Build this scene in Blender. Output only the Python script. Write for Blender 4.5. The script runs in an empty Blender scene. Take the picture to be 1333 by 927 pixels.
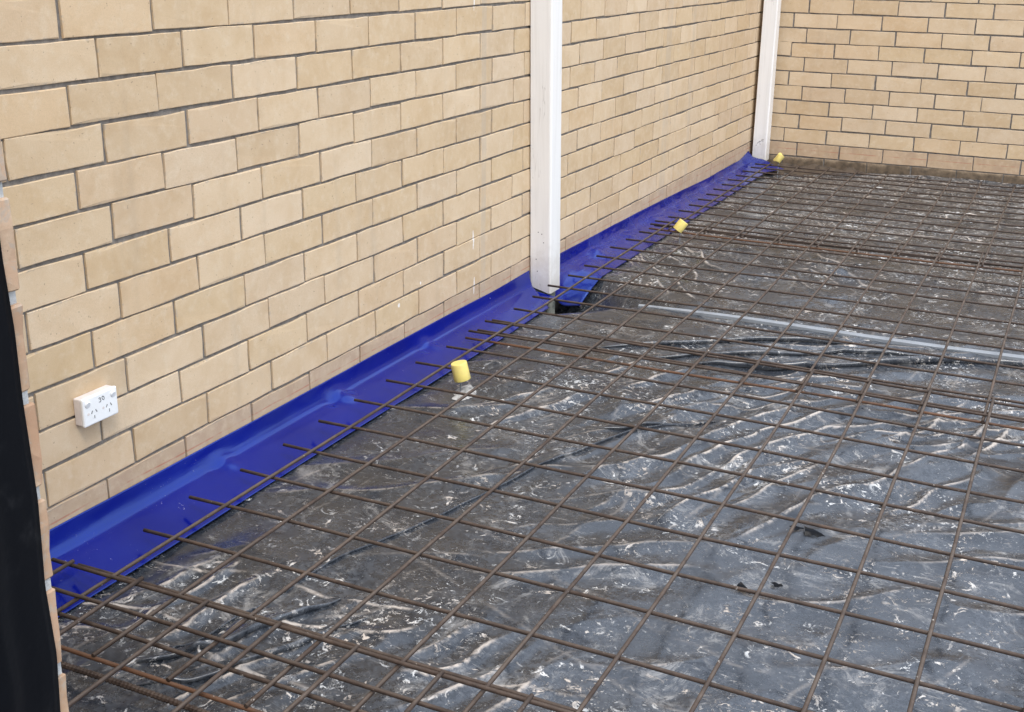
import bpy, bmesh, math, random
import numpy as np
from mathutils import Vector, Matrix

random.seed(7)
rng = np.random.default_rng(11)
sc = bpy.context.scene
COL = sc.collection

# ------------------------------------------------------------------ camera
ZF = 1.28                                   # floor level lies 1.28 m under the reference bed joint
CAM = Vector((2.1297, -2.0558, 0.2179 + ZF))
FW = Vector((-0.4086111, 0.85820147, -0.31068827))
RT = Vector((0.90093069, 0.43376004, 0.01327125))
UP = Vector((-0.14615356, 0.27448582, 0.95041921))
FPX, CX, CY, PW, PH = 1536.18, 666.5, 432.0, 1333.0, 927.0
cd = bpy.data.cameras.new('camera')
cam = bpy.data.objects.new('camera', cd)
COL.objects.link(cam)
M = Matrix.Identity(4)
for i in range(3):
    M[i][0], M[i][1], M[i][2], M[i][3] = RT[i], UP[i], -FW[i], CAM[i]
cam.matrix_world = M
cd.sensor_width = 36.0
cd.lens = 36.0 * FPX / PW
cd.shift_y = -(PH / 2 - CY) / PW
cd.clip_start = 0.05
cd.clip_end = 2000.0
sc.camera = cam

# ------------------------------------------------------------------ light
SUN_DIR = Vector((0.50, -0.50, 1.1)).normalized()      # towards the sun, behind thin cloud
wd = bpy.data.worlds.new('World')
sc.world = wd
wd.use_nodes = True
nt = wd.node_tree
bg = nt.nodes['Background']
sky = nt.nodes.new('ShaderNodeTexSky')
sky.sky_type = 'NISHITA'
sky.sun_disc = False
sky.sun_elevation = math.asin(SUN_DIR.z)
sky.sun_rotation = math.atan2(SUN_DIR.x, SUN_DIR.y)
sky.air_density = 1.0
sky.dust_density = 4.0
sky.ozone_density = 1.0
hs = nt.nodes.new('ShaderNodeHueSaturation')
hs.inputs['Saturation'].default_value = 0.6
nt.links.new(sky.outputs[0], hs.inputs['Color'])
cloud = nt.nodes.new('ShaderNodeMix')            # an even layer of thin cloud over the whole sky
cloud.data_type = 'RGBA'
cloud.inputs[0].default_value = 0.75
cloud.inputs[7].default_value = (5.6, 6.3, 7.5, 1.0)
nt.links.new(hs.outputs[0], cloud.inputs[6])
nt.links.new(cloud.outputs[2], bg.inputs['Color'])
bg.inputs['Strength'].default_value = 0.15
sl = bpy.data.lights.new('sun', 'SUN')
sl.energy = 1.0
sl.angle = math.radians(22)
sl.color = (1.0, 0.955, 0.89)
so = bpy.data.objects.new('sun', sl)
COL.objects.link(so)
so.rotation_euler = SUN_DIR.to_track_quat('Z', 'Y').to_euler()
so.location = (3, -2, 8)
sc.view_settings.view_transform = 'Standard'
sc.view_settings.look = 'None'
sc.view_settings.gamma = 1.0
sc.view_settings.exposure = 1.05


# ------------------------------------------------------------------ helpers
def project(p):
    d = Vector(p) - CAM
    w = d.dot(FW)
    if w < 0.05:
        return None
    return (CX + FPX * d.dot(RT) / w, CY - FPX * d.dot(UP) / w)


def in_view(pts, m=6):
    q = [project(p) for p in pts]
    if any(a is None for a in q):
        return False
    xs = [a[0] for a in q]
    ys = [a[1] for a in q]
    return max(xs) > -m and min(xs) < PW + m and max(ys) > -m and min(ys) < PH + m


def link(name, me, mat=None, parent=None, smooth=False):
    o = bpy.data.objects.new(name, me)
    COL.objects.link(o)
    if mat is not None and not me.materials:
        me.materials.append(mat)
    if parent is not None:
        o.parent = parent
    if smooth:
        me.polygons.foreach_set('use_smooth', [True] * len(me.polygons))
    return o


def tag(o, label=None, cat=None, group=None, kind=None):
    if label:
        o['label'] = label
    if cat:
        o['category'] = cat
    if group:
        o['group'] = group
    if kind:
        o['kind'] = kind
    return o


def empty(name, loc=(0, 0, 0)):
    o = bpy.data.objects.new(name, None)
    o.empty_display_size = 0.1
    COL.objects.link(o)
    o.location = loc
    return o


def pydata(name, v, f):
    me = bpy.data.meshes.new(name)
    me.from_pydata([tuple(a) for a in v], [], f)
    me.update()
    return me


def box_mesh(name, x0, x1, y0, y1, z0, z1, bevel=0.0, seg=1):
    bm = bmesh.new()
    bmesh.ops.create_cube(bm, size=1.0)
    for v in bm.verts:
        v.co = Vector(((x0 + x1) / 2 + v.co.x * (x1 - x0), (y0 + y1) / 2 + v.co.y * (y1 - y0),
                       (z0 + z1) / 2 + v.co.z * (z1 - z0)))
    if bevel:
        bmesh.ops.bevel(bm, geom=bm.edges[:], offset=bevel, segments=seg, affect='EDGES', profile=0.5)
    me = bpy.data.meshes.new(name)
    bm.to_mesh(me)
    bm.free()
    return me


def tube_mesh(name, pts, rad, n=8, rib=None):
    """tube along a polyline; rad is a number or a list"""
    pts = [Vector(p) for p in pts]
    v, f = [], []
    N = len(pts)
    ref = Vector((0, 0, 1))
    if abs((pts[-1] - pts[0]).normalized().z) > 0.9:
        ref = Vector((1, 0, 0))
    for i, p in enumerate(pts):
        t = (pts[min(i + 1, N - 1)] - pts[max(i - 1, 0)]).normalized()
        a = t.cross(ref).normalized()
        b = a.cross(t)
        r = rad[i] if hasattr(rad, '__len__') else rad
        for k in range(n):
            th = 2 * math.pi * k / n
            v.append(p + a * (math.cos(th) * r) + b * (math.sin(th) * r))
    for i in range(N - 1):
        for k in range(n):
            f.append((i * n + k, i * n + (k + 1) % n, (i + 1) * n + (k + 1) % n, (i + 1) * n + k))
    f.append(tuple(range(n - 1, -1, -1)))
    f.append(tuple((N - 1) * n + k for k in range(n)))
    return pydata(name, v, f)


# lattice noise in numpy --------------------------------------------------
def _hash(ix, iy, seed):
    h = (ix.astype(np.int64) * 374761393 + iy.astype(np.int64) * 668265263 + seed * 974711) & 0x7fffffff
    h = ((h ^ (h >> 13)) * 1274126177) & 0x7fffffff
    h = ((h ^ (h >> 16)) * 1103515245 + 12345) & 0x7fffffff
    return ((h >> 8) & 0xffff) / 65535.0


def vnoise(x, y, seed=0):
    x = np.asarray(x, float)
    y = np.asarray(y, float)
    ix = np.floor(x)
    iy = np.floor(y)
    fx = x - ix
    fy = y - iy
    fx = fx * fx * fx * (fx * (fx * 6 - 15) + 10)
    fy = fy * fy * fy * (fy * (fy * 6 - 15) + 10)
    a = _hash(ix, iy, seed)
    b = _hash(ix + 1, iy, seed)
    c = _hash(ix, iy + 1, seed)
    d = _hash(ix + 1, iy + 1, seed)
    return (a * (1 - fx) + b * fx) * (1 - fy) + (c * (1 - fx) + d * fx) * fy


def fbm(x, y, seed=0, oct=4):
    s = 0
    a = 0.5
    for o in range(oct):
        s = s + a * vnoise(x * 2 ** o, y * 2 ** o, seed + o * 17)
        a *= 0.5
    return s / (1 - 0.5 ** oct)


# ------------------------------------------------------------------ materials
class NT:
    def __init__(self, name):
        self.m = bpy.data.materials.new(name)
        self.m.use_nodes = True
        self.t = self.m.node_tree
        self.b = self.t.nodes['Principled BSDF']

    def n(self, typ, **kw):
        nd = self.t.nodes.new(typ)
        for k, v in kw.items():
            if k.startswith('_'):
                setattr(nd, k[1:], v)
            else:
                nd.inputs[k.replace('__', ' ')].default_value = v
        return nd

    def l(self, a, b):
        self.t.links.new(a, b)

    def noise(self, co, scale, detail=3, rough=0.55, dist=0.0):
        nd = self.n('ShaderNodeTexNoise', Scale=scale, Detail=detail, Roughness=rough, Distortion=dist)
        if co is not None:
            self.l(co, nd.inputs['Vector'])
        return nd.outputs[0]

    def ramp(self, fac, stops):
        r = self.n('ShaderNodeValToRGB')
        el = r.color_ramp.elements
        while len(el) > 1:
            el.remove(el[-1])
        el[0].position, el[0].color = stops[0][0], stops[0][1]
        for p, c in stops[1:]:
            e = el.new(p)
            e.color = c
        self.l(fac, r.inputs[0])
        return r.outputs[0]

    def step(self, fac, a, b, lo=0.0, hi=1.0):
        r = self.n('ShaderNodeMapRange')
        r.interpolation_type = 'SMOOTHSTEP'
        r.inputs['From Min'].default_value = a
        r.inputs['From Max'].default_value = b
        r.inputs['To Min'].default_value = lo
        r.inputs['To Max'].default_value = hi
        self.l(fac, r.inputs['Value'])
        return r.outputs[0]

    def math(self, op, a, b=None, c=None):
        m = self.n('ShaderNodeMath', _operation=op)
        for i, v in enumerate((a, b, c)):
            if v is None:
                continue
            if isinstance(v, (int, float)):
                m.inputs[i].default_value = v
            else:
                self.l(v, m.inputs[i])
        return m.outputs[0]

    def mix(self, fac, a, b, blend='MIX'):
        m = self.n('ShaderNodeMix', _data_type='RGBA', _blend_type=blend)
        for s, v in ((m.inputs[0], fac), (m.inputs[6], a), (m.inputs[7], b)):
            if isinstance(v, (int, float)):
                s.default_value = v
            elif isinstance(v, tuple):
                s.default_value = v
            else:
                self.l(v, s)
        return m.outputs[2]

    def bump(self, h, strength=0.3, dist=0.002, normal=None):
        b = self.n('ShaderNodeBump', Strength=strength, Distance=dist)
        self.l(h, b.inputs['Height'])
        if normal is not None:
            self.l(normal, b.inputs['Normal'])
        return b.outputs[0]

    def set(self, **kw):
        for k, v in kw.items():
            s = self.b.inputs[k.replace('_', ' ')]
            if isinstance(v, (int, float, tuple)):
                s.default_value = v
            else:
                self.l(v, s)
        return self.m


def C(r, g, b):
    return (r, g, b, 1.0)


def pos(nt_):
    return nt_.n('ShaderNodeNewGeometry').outputs['Position']


def brick_material(name, tones, reddish=False, dirt=False, axis='y'):
    k = NT(name)
    p = pos(k)
    oi = k.n('ShaderNodeObjectInfo').outputs['Random']
    off = k.n('ShaderNodeVectorMath', _operation='SCALE')
    k.l(k.n('ShaderNodeTexCoord').outputs['Object'], off.inputs[0])
    off.inputs['Scale'].default_value = 1.0
    add = k.n('ShaderNodeVectorMath', _operation='ADD')
    cmb = k.n('ShaderNodeCombineXYZ')
    k.l(k.math('MULTIPLY', oi, 31.7), cmb.inputs[0])
    k.l(k.math('MULTIPLY', oi, 17.3), cmb.inputs[1])
    k.l(k.math('MULTIPLY', oi, 53.1), cmb.inputs[2])
    k.l(off.outputs[0], add.inputs[0])
    k.l(cmb.outputs[0], add.inputs[1])
    q = add.outputs[0]
    base = k.ramp(oi, [(i / (len(tones) - 1), C(*t)) for i, t in enumerate(tones)])
    # broad firing clouds inside each brick, running along its length
    cl = k.noise(q, 9.0, 4, 0.6, 0.4)
    base = k.mix(k.step(cl, 0.35, 0.75), base, k.mix(1.0, base, C(0.90, 0.86, 0.80), 'MULTIPLY'))
    cl2 = k.noise(q, 34.0, 3, 0.6)
    base = k.mix(k.step(cl2, 0.45, 0.85, 0, 0.5), base, C(0.66, 0.55, 0.40))
    # fine sand grain and tiny dark pits
    gr = k.noise(q, 420.0, 2, 0.7)
    base = k.mix(k.step(gr, 0.35, 0.7, 0.0, 0.22), base, C(0.33, 0.25, 0.16))
    pit = k.noise(q, 120.0, 1, 0.4)
    pm = k.step(pit, 0.74, 0.79)
    base = k.mix(k.math('MULTIPLY', pm, 0.5), base, C(0.20, 0.15, 0.10))
    # pale lime scuffs
    sc_ = k.noise(q, 26.0, 5, 0.75, 1.2)
    base = k.mix(k.step(sc_, 0.68, 0.80, 0, 0.5), base, C(0.70, 0.64, 0.54))
    so_ = k.n('ShaderNodeSeparateXYZ')
    k.l(off.outputs[0], so_.inputs[0])
    eg = k.math('MAXIMUM', k.step(k.math('ABSOLUTE', so_.outputs[2]), 0.0395, 0.0455), k.step(k.math('ABSOLUTE', so_.outputs[0]), 0.1395, 0.1455))
    eg = k.math('MULTIPLY', eg, k.step(k.noise(q, 42.0, 5, 0.75, 0.8), 0.50, 0.62))
    base = k.mix(k.math('MULTIPLY', eg, 0.6), base, C(0.34, 0.30, 0.25))
    # grey smears that run down the wall
    sx = k.n('ShaderNodeSeparateXYZ')
    k.l(p, sx.inputs[0])
    along = sx.outputs[1] if axis == 'y' else sx.outputs[0]
    smn = k.n('ShaderNodeMapping')
    smn.inputs['Scale'].default_value = (9.0, 9.0, 0.9)
    k.l(p, smn.inputs['Vector'])
    sm = k.noise(smn.outputs[0], 1.0, 3, 0.6)
    base = k.mix(k.step(sm, 0.56, 0.80, 0, 0.28), base, C(0.37, 0.30, 0.22))
    if axis == 'y':
        for yc, wd_, st in ((2.132, 0.022, 0.38), (4.40, 0.05, 0.30), (4.85, 0.03, 0.25)):  # faint upright bands, greyer than the brick, at set spots along the wall
            d = k.math('ABSOLUTE', k.math('SUBTRACT', along, yc))
            band = k.step(d, wd_ * 0.8, wd_, 1, 0)
            wob = k.step(k.noise(p, 7.0, 3), 0.3, 0.6, 0.25, 1)
            base = k.mix(k.math('MULTIPLY', k.math('MULTIPLY', band, wob), st), base, C(0.40, 0.35, 0.29))
        # white paint runs
        for yc, zc, hy, hz in ((2.043, 1.30, 0.006, 0.05), (2.043, 0.376, 0.008, 0.05), (2.051, 0.182, 0.007, 0.045),
                               (1.46, 0.255, 0.010, 0.012), (1.62, 0.30, 0.006, 0.009), (1.30, 0.40, 0.008, 0.016)):
            dy = k.math('DIVIDE', k.math('SUBTRACT', along, yc), hy)
            dz = k.math('DIVIDE', k.math('SUBTRACT', sx.outputs[2], zc), hz)
            rr = k.math('ADD', k.math('MULTIPLY', dy, dy), k.math('MULTIPLY', dz, dz))
            rr = k.math('ADD', rr, k.math('MULTIPLY', k.noise(p, 90.0, 3), 1.4))
            base = k.mix(k.step(rr, 1.0, 1.35, 0.85, 0), base, C(0.80, 0.77, 0.72))
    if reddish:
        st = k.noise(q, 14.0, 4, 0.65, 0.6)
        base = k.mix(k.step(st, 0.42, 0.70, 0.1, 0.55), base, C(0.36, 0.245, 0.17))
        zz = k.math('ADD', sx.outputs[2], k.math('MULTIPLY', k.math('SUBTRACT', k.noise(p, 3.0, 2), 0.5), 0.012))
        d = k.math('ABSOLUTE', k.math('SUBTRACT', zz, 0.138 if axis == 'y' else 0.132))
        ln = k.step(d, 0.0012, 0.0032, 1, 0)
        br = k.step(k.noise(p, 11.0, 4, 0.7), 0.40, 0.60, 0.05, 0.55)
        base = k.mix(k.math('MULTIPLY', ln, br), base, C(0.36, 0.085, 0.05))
    if dirt:
        zz = k.math('ADD', sx.outputs[2], k.math('MULTIPLY', k.math('SUBTRACT', k.noise(p, 9.0, 5, 0.7), 0.5), 0.16))
        base = k.mix(k.step(zz, 0.05, 0.12, 0.92, 0.0), base,
                     k.ramp(k.noise(p, 30.0, 4), [(0.3, C(0.045, 0.035, 0.026)), (0.7, C(0.16, 0.115, 0.075))]))
    h = k.math('ADD', k.math('MULTIPLY', k.noise(q, 60.0, 4, 0.7), 1.0), k.math('MULTIPLY', gr, 0.4))
    h = k.math('SUBTRACT', h, k.math('MULTIPLY', pm, 0.6))
    return k.set(Base_Color=base, Roughness=0.88, Specular_IOR_Level=0.25, Normal=k.bump(h, 0.35, 0.0015))


CREAM = [(0.62, 0.470, 0.302), (0.565, 0.420, 0.260), (0.645, 0.50, 0.338), (0.54, 0.40, 0.248), (0.605, 0.47, 0.325),
         (0.58, 0.435, 0.268), (0.655, 0.515, 0.358), (0.60, 0.44, 0.272), (0.57, 0.435, 0.296)]
M_BRICK_L = brick_material('cream_brick_side', CREAM)
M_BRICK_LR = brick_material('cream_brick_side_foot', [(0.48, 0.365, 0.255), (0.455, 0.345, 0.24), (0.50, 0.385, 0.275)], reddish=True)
M_BRICK_B = brick_material('cream_brick_end', CREAM, axis='x')
M_BRICK_BR = brick_material('cream_brick_end_foot', [(0.52, 0.38, 0.25), (0.48, 0.345, 0.22), (0.53, 0.40, 0.27)], reddish=True, axis='x')
M_BRICK_BD = brick_material('cream_brick_end_dirty', [(0.52, 0.39, 0.26), (0.48, 0.36, 0.24)], dirt=True, axis='x')
M_BRICK_P = brick_material('salmon_brick', [(0.40, 0.255, 0.165), (0.44, 0.30, 0.20), (0.42, 0.265, 0.175)], axis='x')


def mortar_material(name, c0, c1):
    k = NT(name)
    p = pos(k)
    c = k.ramp(k.noise(p, 45.0, 5, 0.7), [(0.3, C(*c0)), (0.7, C(*c1))])
    return k.set(Base_Color=c, Roughness=0.95, Specular_IOR_Level=0.1,
                 Normal=k.bump(k.noise(p, 160.0, 4, 0.7), 0.6, 0.003))


M_MORTAR = mortar_material('grey_mortar', (0.13, 0.117, 0.103), (0.26, 0.237, 0.21))
M_MORTAR_P = mortar_material('pale_mortar', (0.36, 0.37, 0.37), (0.52, 0.52, 0.50))


def plastic_material():
    k = NT('black_polythene')
    p = pos(k)
    at = k.n('ShaderNodeAttribute', _attribute_name='crease').outputs['Fac']
    base = C(0.019, 0.023, 0.030)
    # thin film of dried cement dust
    film = k.noise(p, 2.6, 5, 0.62, 0.5)
    fine = k.noise(p, 48.0, 5, 0.8, 0.6)
    fmask = k.math('MULTIPLY', k.step(film, 0.36, 0.68, 0.25, 1.0), k.step(fine, 0.38, 0.66))
    col = k.mix(k.math('MULTIPLY', fmask, 0.27), base, C(0.225, 0.25, 0.285))
    # scuffs dragged along two directions
    sc_all = None
    for rot_, s1, s2 in ((1.15, 11.0, 90.0), (-0.35, 12.0, 80.0)):
        mp = k.n('ShaderNodeMapping')
        mp.inputs['Rotation'].default_value = (0, 0, -rot_)
        mp.inputs['Scale'].default_value = (s1, s2, 30.0)
        k.l(p, mp.inputs['Vector'])
        s = k.step(k.noise(mp.outputs[0], 1.0, 4, 0.7, 1.2), 0.615, 0.70)
        sc_all = s if sc_all is None else k.math('MAXIMUM', sc_all, s)
    pm2 = k.step(k.noise(p, 3.4, 4, 0.65), 0.44, 0.58)
    scf = k.math('MULTIPLY', sc_all, pm2)
    col = k.mix(k.math('MULTIPLY', scf, 0.55), col, C(0.42, 0.395, 0.365))
    # splashes and crumbs of mortar: patches of small pale flecks
    yy_ = k.n('ShaderNodeSeparateXYZ')
    k.l(p, yy_.inputs[0])
    patch = k.step(k.math('ADD', k.noise(p, 1.9, 5, 0.70, 0.6), k.step(yy_.outputs[1], 2.9, 4.6, 0.0, 0.07)), 0.50, 0.62)
    fl = k.step(k.noise(p, 58.0, 5, 0.75, 0.8), 0.57, 0.605)
    fl2 = k.step(k.noise(p, 120.0, 2, 0.6, 0.4), 0.675, 0.71)
    sp = k.math('MULTIPLY', patch, fl)
    tint = k.ramp(k.noise(p, 9.0, 2), [(0.42, C(0.60, 0.52, 0.44)), (0.58, C(0.70, 0.70, 0.68))])
    col = k.mix(k.math('MULTIPLY', sp, 0.85), col, tint)
    sp2 = k.math('MULTIPLY', k.step(k.noise(p, 4.0, 3), 0.36, 0.58), fl2)
    col = k.mix(k.math('MULTIPLY', sp2, 0.45), col, C(0.66, 0.65, 0.62))
    # broad grainy dustings of cement
    gd = k.step(k.noise(p, 5.5, 10, 0.84, 0.7), 0.535, 0.64)
    col = k.mix(k.math('MULTIPLY', gd, 0.38), col, C(0.45, 0.435, 0.41))
    # bigger dried splats with ragged outlines
    big = k.math('MULTIPLY', k.step(k.noise(p, 17.0, 8, 0.76, 1.4), 0.585, 0.615), k.step(k.math('ADD', k.noise(p, 2.7, 3, 0.6), k.step(yy_.outputs[1], 2.9, 4.6, 0.0, 0.10)), 0.45, 0.56))
    col = k.mix(k.math('MULTIPLY', big, 0.85), col, tint)
    # dust caught along the folds
    cr = k.math('MULTIPLY', at, k.step(k.noise(p, 14.0, 5, 0.75, 0.6), 0.40, 0.56))
    col = k.mix(k.math('MINIMUM', cr, 0.72), col, C(0.60, 0.525, 0.45))
    dusty = k.math('MAXIMUM', k.math('MAXIMUM', sp, big), k.math('MAXIMUM', cr, k.math('MULTIPLY', k.math('MAXIMUM', fmask, gd), 0.3)))
    ro = k.math('ADD', k.step(k.noise(p, 6.0, 4, 0.7), 0.3, 0.7, 0.16, 0.32), k.math('MULTIPLY', dusty, 0.5))
    h = k.math('ADD', k.math('MULTIPLY', k.noise(p, 17.0, 3, 0.55, 0.5), 1.0), k.math('MULTIPLY', k.noise(p, 150.0, 3, 0.6), 0.10))
    nb = k.bump(h, 0.30, 0.004)
    nb = k.bump(k.math('ADD', sp, big), 0.4, 0.0015, nb)
    return k.set(Base_Color=col, Roughness=ro, Specular_IOR_Level=0.72, Normal=nb)


M_PLASTIC = plastic_material()


def simple_plastic(name, col, rough):
    k = NT(name)
    p = pos(k)
    c = k.mix(k.step(k.noise(p, 18.0, 5, 0.7), 0.55, 0.8, 0, 0.12), C(*col), C(0.10, 0.10, 0.105))
    return k.set(Base_Color=c, Roughness=rough, Specular_IOR_Level=0.10, Normal=k.bump(k.noise(p, 20.0, 3), 0.3, 0.004))


M_BLACK = simple_plastic('black_sheet', (0.004, 0.0045, 0.006), 0.28)


def blue_material():
    k = NT('blue_membrane')
    p = pos(k)
    c = k.mix(k.step(k.noise(p, 3.0, 3), 0.3, 0.7), C(0.0004, 0.0032, 0.135), C(0.0006, 0.0052, 0.175))
    sxyz = k.n('ShaderNodeSeparateXYZ')
    k.l(p, sxyz.inputs[0])
    far = k.step(sxyz.outputs[1], 2.4, 3.4, 0.05, 0.75)
    film = k.math('MULTIPLY', k.step(k.noise(p, 7.0, 5, 0.65, 0.6), 0.42, 0.72), far)
    c = k.mix(k.math('MULTIPLY', film, 0.10), c, C(0.14, 0.20, 0.50))
    sp = k.math('MULTIPLY', k.step(k.noise(p, 75.0, 4, 0.7, 1.0), 0.66, 0.72), k.step(k.noise(p, 4.5, 4), 0.52, 0.64))
    c = k.mix(k.math('MULTIPLY', sp, 0.6), c, C(0.50, 0.46, 0.50))
    ro = k.math('ADD', k.step(k.noise(p, 8.0, 4), 0.3, 0.7, 0.13, 0.19), k.math('MULTIPLY', k.math('MAXIMUM', sp, film), 0.3))
    return k.set(Base_Color=c, Roughness=ro, Specular_IOR_Level=0.95, Specular_Tint=(0.30, 0.50, 1.0, 1.0), Normal=k.bump(k.noise(p, 22.0, 3, 0.6), 0.10, 0.003))


M_BLUE = blue_material()


def rust_material(name, dust, orange):
    k = NT(name)
    p = pos(k)
    c = k.ramp(k.noise(p, 38.0, 4, 0.7), [(0.25, C(0.026, 0.017, 0.013)), (0.5, C(0.050, 0.032, 0.023)), (0.78, C(0.090, 0.060, 0.043))])
    o = k.step(k.noise(p, 5.0, 5, 0.7), 0.60 - orange * 0.30, 0.74 - orange * 0.25)
    c = k.mix(k.math('MULTIPLY', o, 0.22 + 0.30 * orange), c, C(0.18, 0.075, 0.03))
    # pale cement dust lying on the upper side
    nz = k.n('ShaderNodeSeparateXYZ')
    k.l(k.n('ShaderNodeNewGeometry').outputs['Normal'], nz.inputs[0])
    up = k.step(nz.outputs[2], 0.25, 0.95)
    dm = k.math('MULTIPLY', up, k.step(k.noise(p, 10.0, 4, 0.7), 0.30, 0.60))
    c = k.mix(k.math('MULTIPLY', dm, dust), c, C(0.145, 0.115, 0.09))
    wsp = k.step(k.noise(p, 60.0, 3, 0.6), 0.70, 0.74)
    c = k.mix(k.math('MULTIPLY', wsp, 0.6), c, C(0.60, 0.56, 0.50))
    return k.set(Base_Color=c, Roughness=0.72, Specular_IOR_Level=0.35, Normal=k.bump(k.noise(p, 260.0, 3, 0.6), 0.5, 0.001))


M_BAR_CROSS = rust_material('rusty_bar_dark', 0.30, 0.0)
M_BAR_LONG = rust_material('rusty_bar_dusty', 0.50, 0.0)
M_BAR_RUST = rust_material('rusty_bar_orange', 0.18, 1.0)


def paint_material():
    k = NT('white_paint')
    p = pos(k)
    mp = k.n('ShaderNodeMapping')
    mp.inputs['Scale'].default_value = (60, 60, 1.6)
    k.l(p, mp.inputs['Vector'])
    g = k.noise(mp.outputs[0], 1.0, 4, 0.6, 0.3)
    c = k.mix(k.step(g, 0.40, 0.75, 0, 0.35), C(0.79, 0.775, 0.745), C(0.62, 0.60, 0.56))
    crk = k.step(k.math('ABSOLUTE', k.math('SUBTRACT', k.noise(mp.outputs[0], 0.55, 2, 0.5, 0.5), 0.5)), 0.0015, 0.006, 1, 0)
    crm = k.math('MULTIPLY', crk, k.step(k.noise(p, 3.0, 2), 0.50, 0.62))
    c = k.mix(k.math('MULTIPLY', crm, 0.55), c, C(0.30, 0.27, 0.24))
    sxyz = k.n('ShaderNodeSeparateXYZ')
    k.l(p, sxyz.inputs[0])
    zz = k.math('ADD', sxyz.outputs[2], k.math('MULTIPLY', k.math('SUBTRACT', k.noise(p, 22.0, 5, 0.7), 0.5), 0.35))
    c = k.mix(k.step(zz, 0.02, 0.28, 0.45, 0.0), c, C(0.42, 0.36, 0.29))
    dots = k.step(k.noise(p, 95.0, 2, 0.5), 0.77, 0.80)
    c = k.mix(k.math('MULTIPLY', dots, 0.5), c, C(0.25, 0.22, 0.18))
    return k.set(Base_Color=c, Roughness=0.42, Specular_IOR_Level=0.45, Normal=k.bump(g, 0.15, 0.0015))


M_PAINT = paint_material()


def plain(name, col, rough=0.5, metal=0.0, noise=0.15, scale=30.0, dark=None, bump=0.15):
    k = NT(name)
    p = pos(k)
    d = dark if dark else tuple(c * 0.65 for c in col)
    c = k.mix(k.step(k.noise(p, scale, 4, 0.65), 0.40, 0.75, 0, min(1.0, noise * 4)), C(*col), C(*d))
    return k.set(Base_Color=c, Roughness=rough, Metallic=metal, Normal=k.bump(k.noise(p, scale * 4, 3), bump, 0.002))


M_SOCKET = plain('white_plastic', (0.82, 0.83, 0.82), 0.30, noise=0.03)
M_SOCKET_SIDE = plain('off_white_plastic', (0.70, 0.64, 0.60), 0.45, noise=0.10)
M_INK = plain('black_ink', (0.02, 0.02, 0.025), 0.6)
M_GREY = plain('grey_slot', (0.16, 0.16, 0.16), 0.5)
M_GAP = plain('pale_gap', (0.50, 0.50, 0.50), 0.5)
M_YELLOW = plain('yellow_cap_plastic', (0.74, 0.60, 0.17), 0.5, noise=0.12, scale=25, dark=(0.55, 0.46, 0.20))
M_ROD = plain('galvanised_rod', (0.30, 0.31, 0.32), 0.45, metal=0.6)
M_STRIP = plain('galvanised_strip', (0.29, 0.31, 0.33), 0.5, metal=0.2, noise=0.10, scale=14)
M_SOIL = plain('damp_soil', (0.085, 0.062, 0.042), 0.95, noise=0.25, scale=22, dark=(0.035, 0.026, 0.02), bump=0.8)
M_GROUND = plain('sandy_ground', (0.30, 0.25, 0.19), 0.95, noise=0.2, scale=4, bump=0.5)
M_STUB = plain('weathered_stub', (0.20, 0.20, 0.165), 0.85, noise=0.25, scale=30, dark=(0.04, 0.05, 0.045), bump=0.6)
M_MARK = plain('pencil_mark', (0.13, 0.12, 0.11), 0.7)

# ------------------------------------------------------------------ setting
gv = [(-300, -300, -0.2), (300, -300, -0.2), (300, 300, -0.2), (-300, 300, -0.2)]
tag(link('ground', pydata('ground', gv, [(0, 1, 2, 3)]), M_GROUND), kind='structure')


# ------------------------------------------------------------------ bricks
def brick_mesh(name, seed, L=0.2915, H=0.0917, D=0.106, rough=1.0):
    """front face in the local plane y = 0 looking to -y; slightly chipped outline, soft arris"""
    r = random.Random(seed)
    a, h = L / 2, H / 2
    per = [(-a, -h), (-a * 0.45, -h), (a * 0.1, -h), (a * 0.6, -h), (a, -h), (a, 0.1 * h), (a, h), (a * 0.5, h), (-a * 0.05, h),
           (-a * 0.55, h), (-a, h), (-a, -0.15 * h)]
    n = len(per)
    v, f = [], []
    j = [(r.gauss(0, 0.0012) * rough, r.gauss(0, 0.0010) * rough) for _ in per]
    chip = r.randrange(n) if r.random() < 0.6 else -1
    for x, z in per:
        v.append((x, D, z))
    for i, (x, z) in enumerate(per):
        v.append((x + j[i][0], 0.0013, z + j[i][1]))
    for i, (x, z) in enumerate(per):
        s = 0.0012 + abs(r.gauss(0, 0.0007)) * rough
        if i == chip:
            s += r.uniform(0.003, 0.009) * rough
        v.append((x + j[i][0] - math.copysign(s, x) * (1 if abs(x) > a * 0.99 else 0),
                  r.gauss(0, 0.0003), z + j[i][1] - math.copysign(s, z) * (1 if abs(z) > h * 0.99 else 0)))
    for t in (0, 1):
        for i in range(n):
            k = (i + 1) % n
            f.append((t * n + i, t * n + k, (t + 1) * n + k, (t + 1) * n + i))
    f.append(tuple(2 * n + i for i in range(n)))
    me = pydata(name, v, f)
    return me


def course_bricks(s0, s1, even0, odd0, pitch, k):
    """start and end of every brick of course k between s0 and s1"""
    o = even0 if k % 2 == 0 else odd0
    n = math.floor((s0 - o) / pitch) - 1
    out = []
    while True:
        a, b = o + n * pitch + 0.005, o + (n + 1) * pitch - 0.005
        if a > s1:
            break
        a, b = max(a, s0), min(b, s1)
        if b - a > 0.03:
            out.append((a, b))
        n += 1
    return out


NVAR = 9


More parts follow.
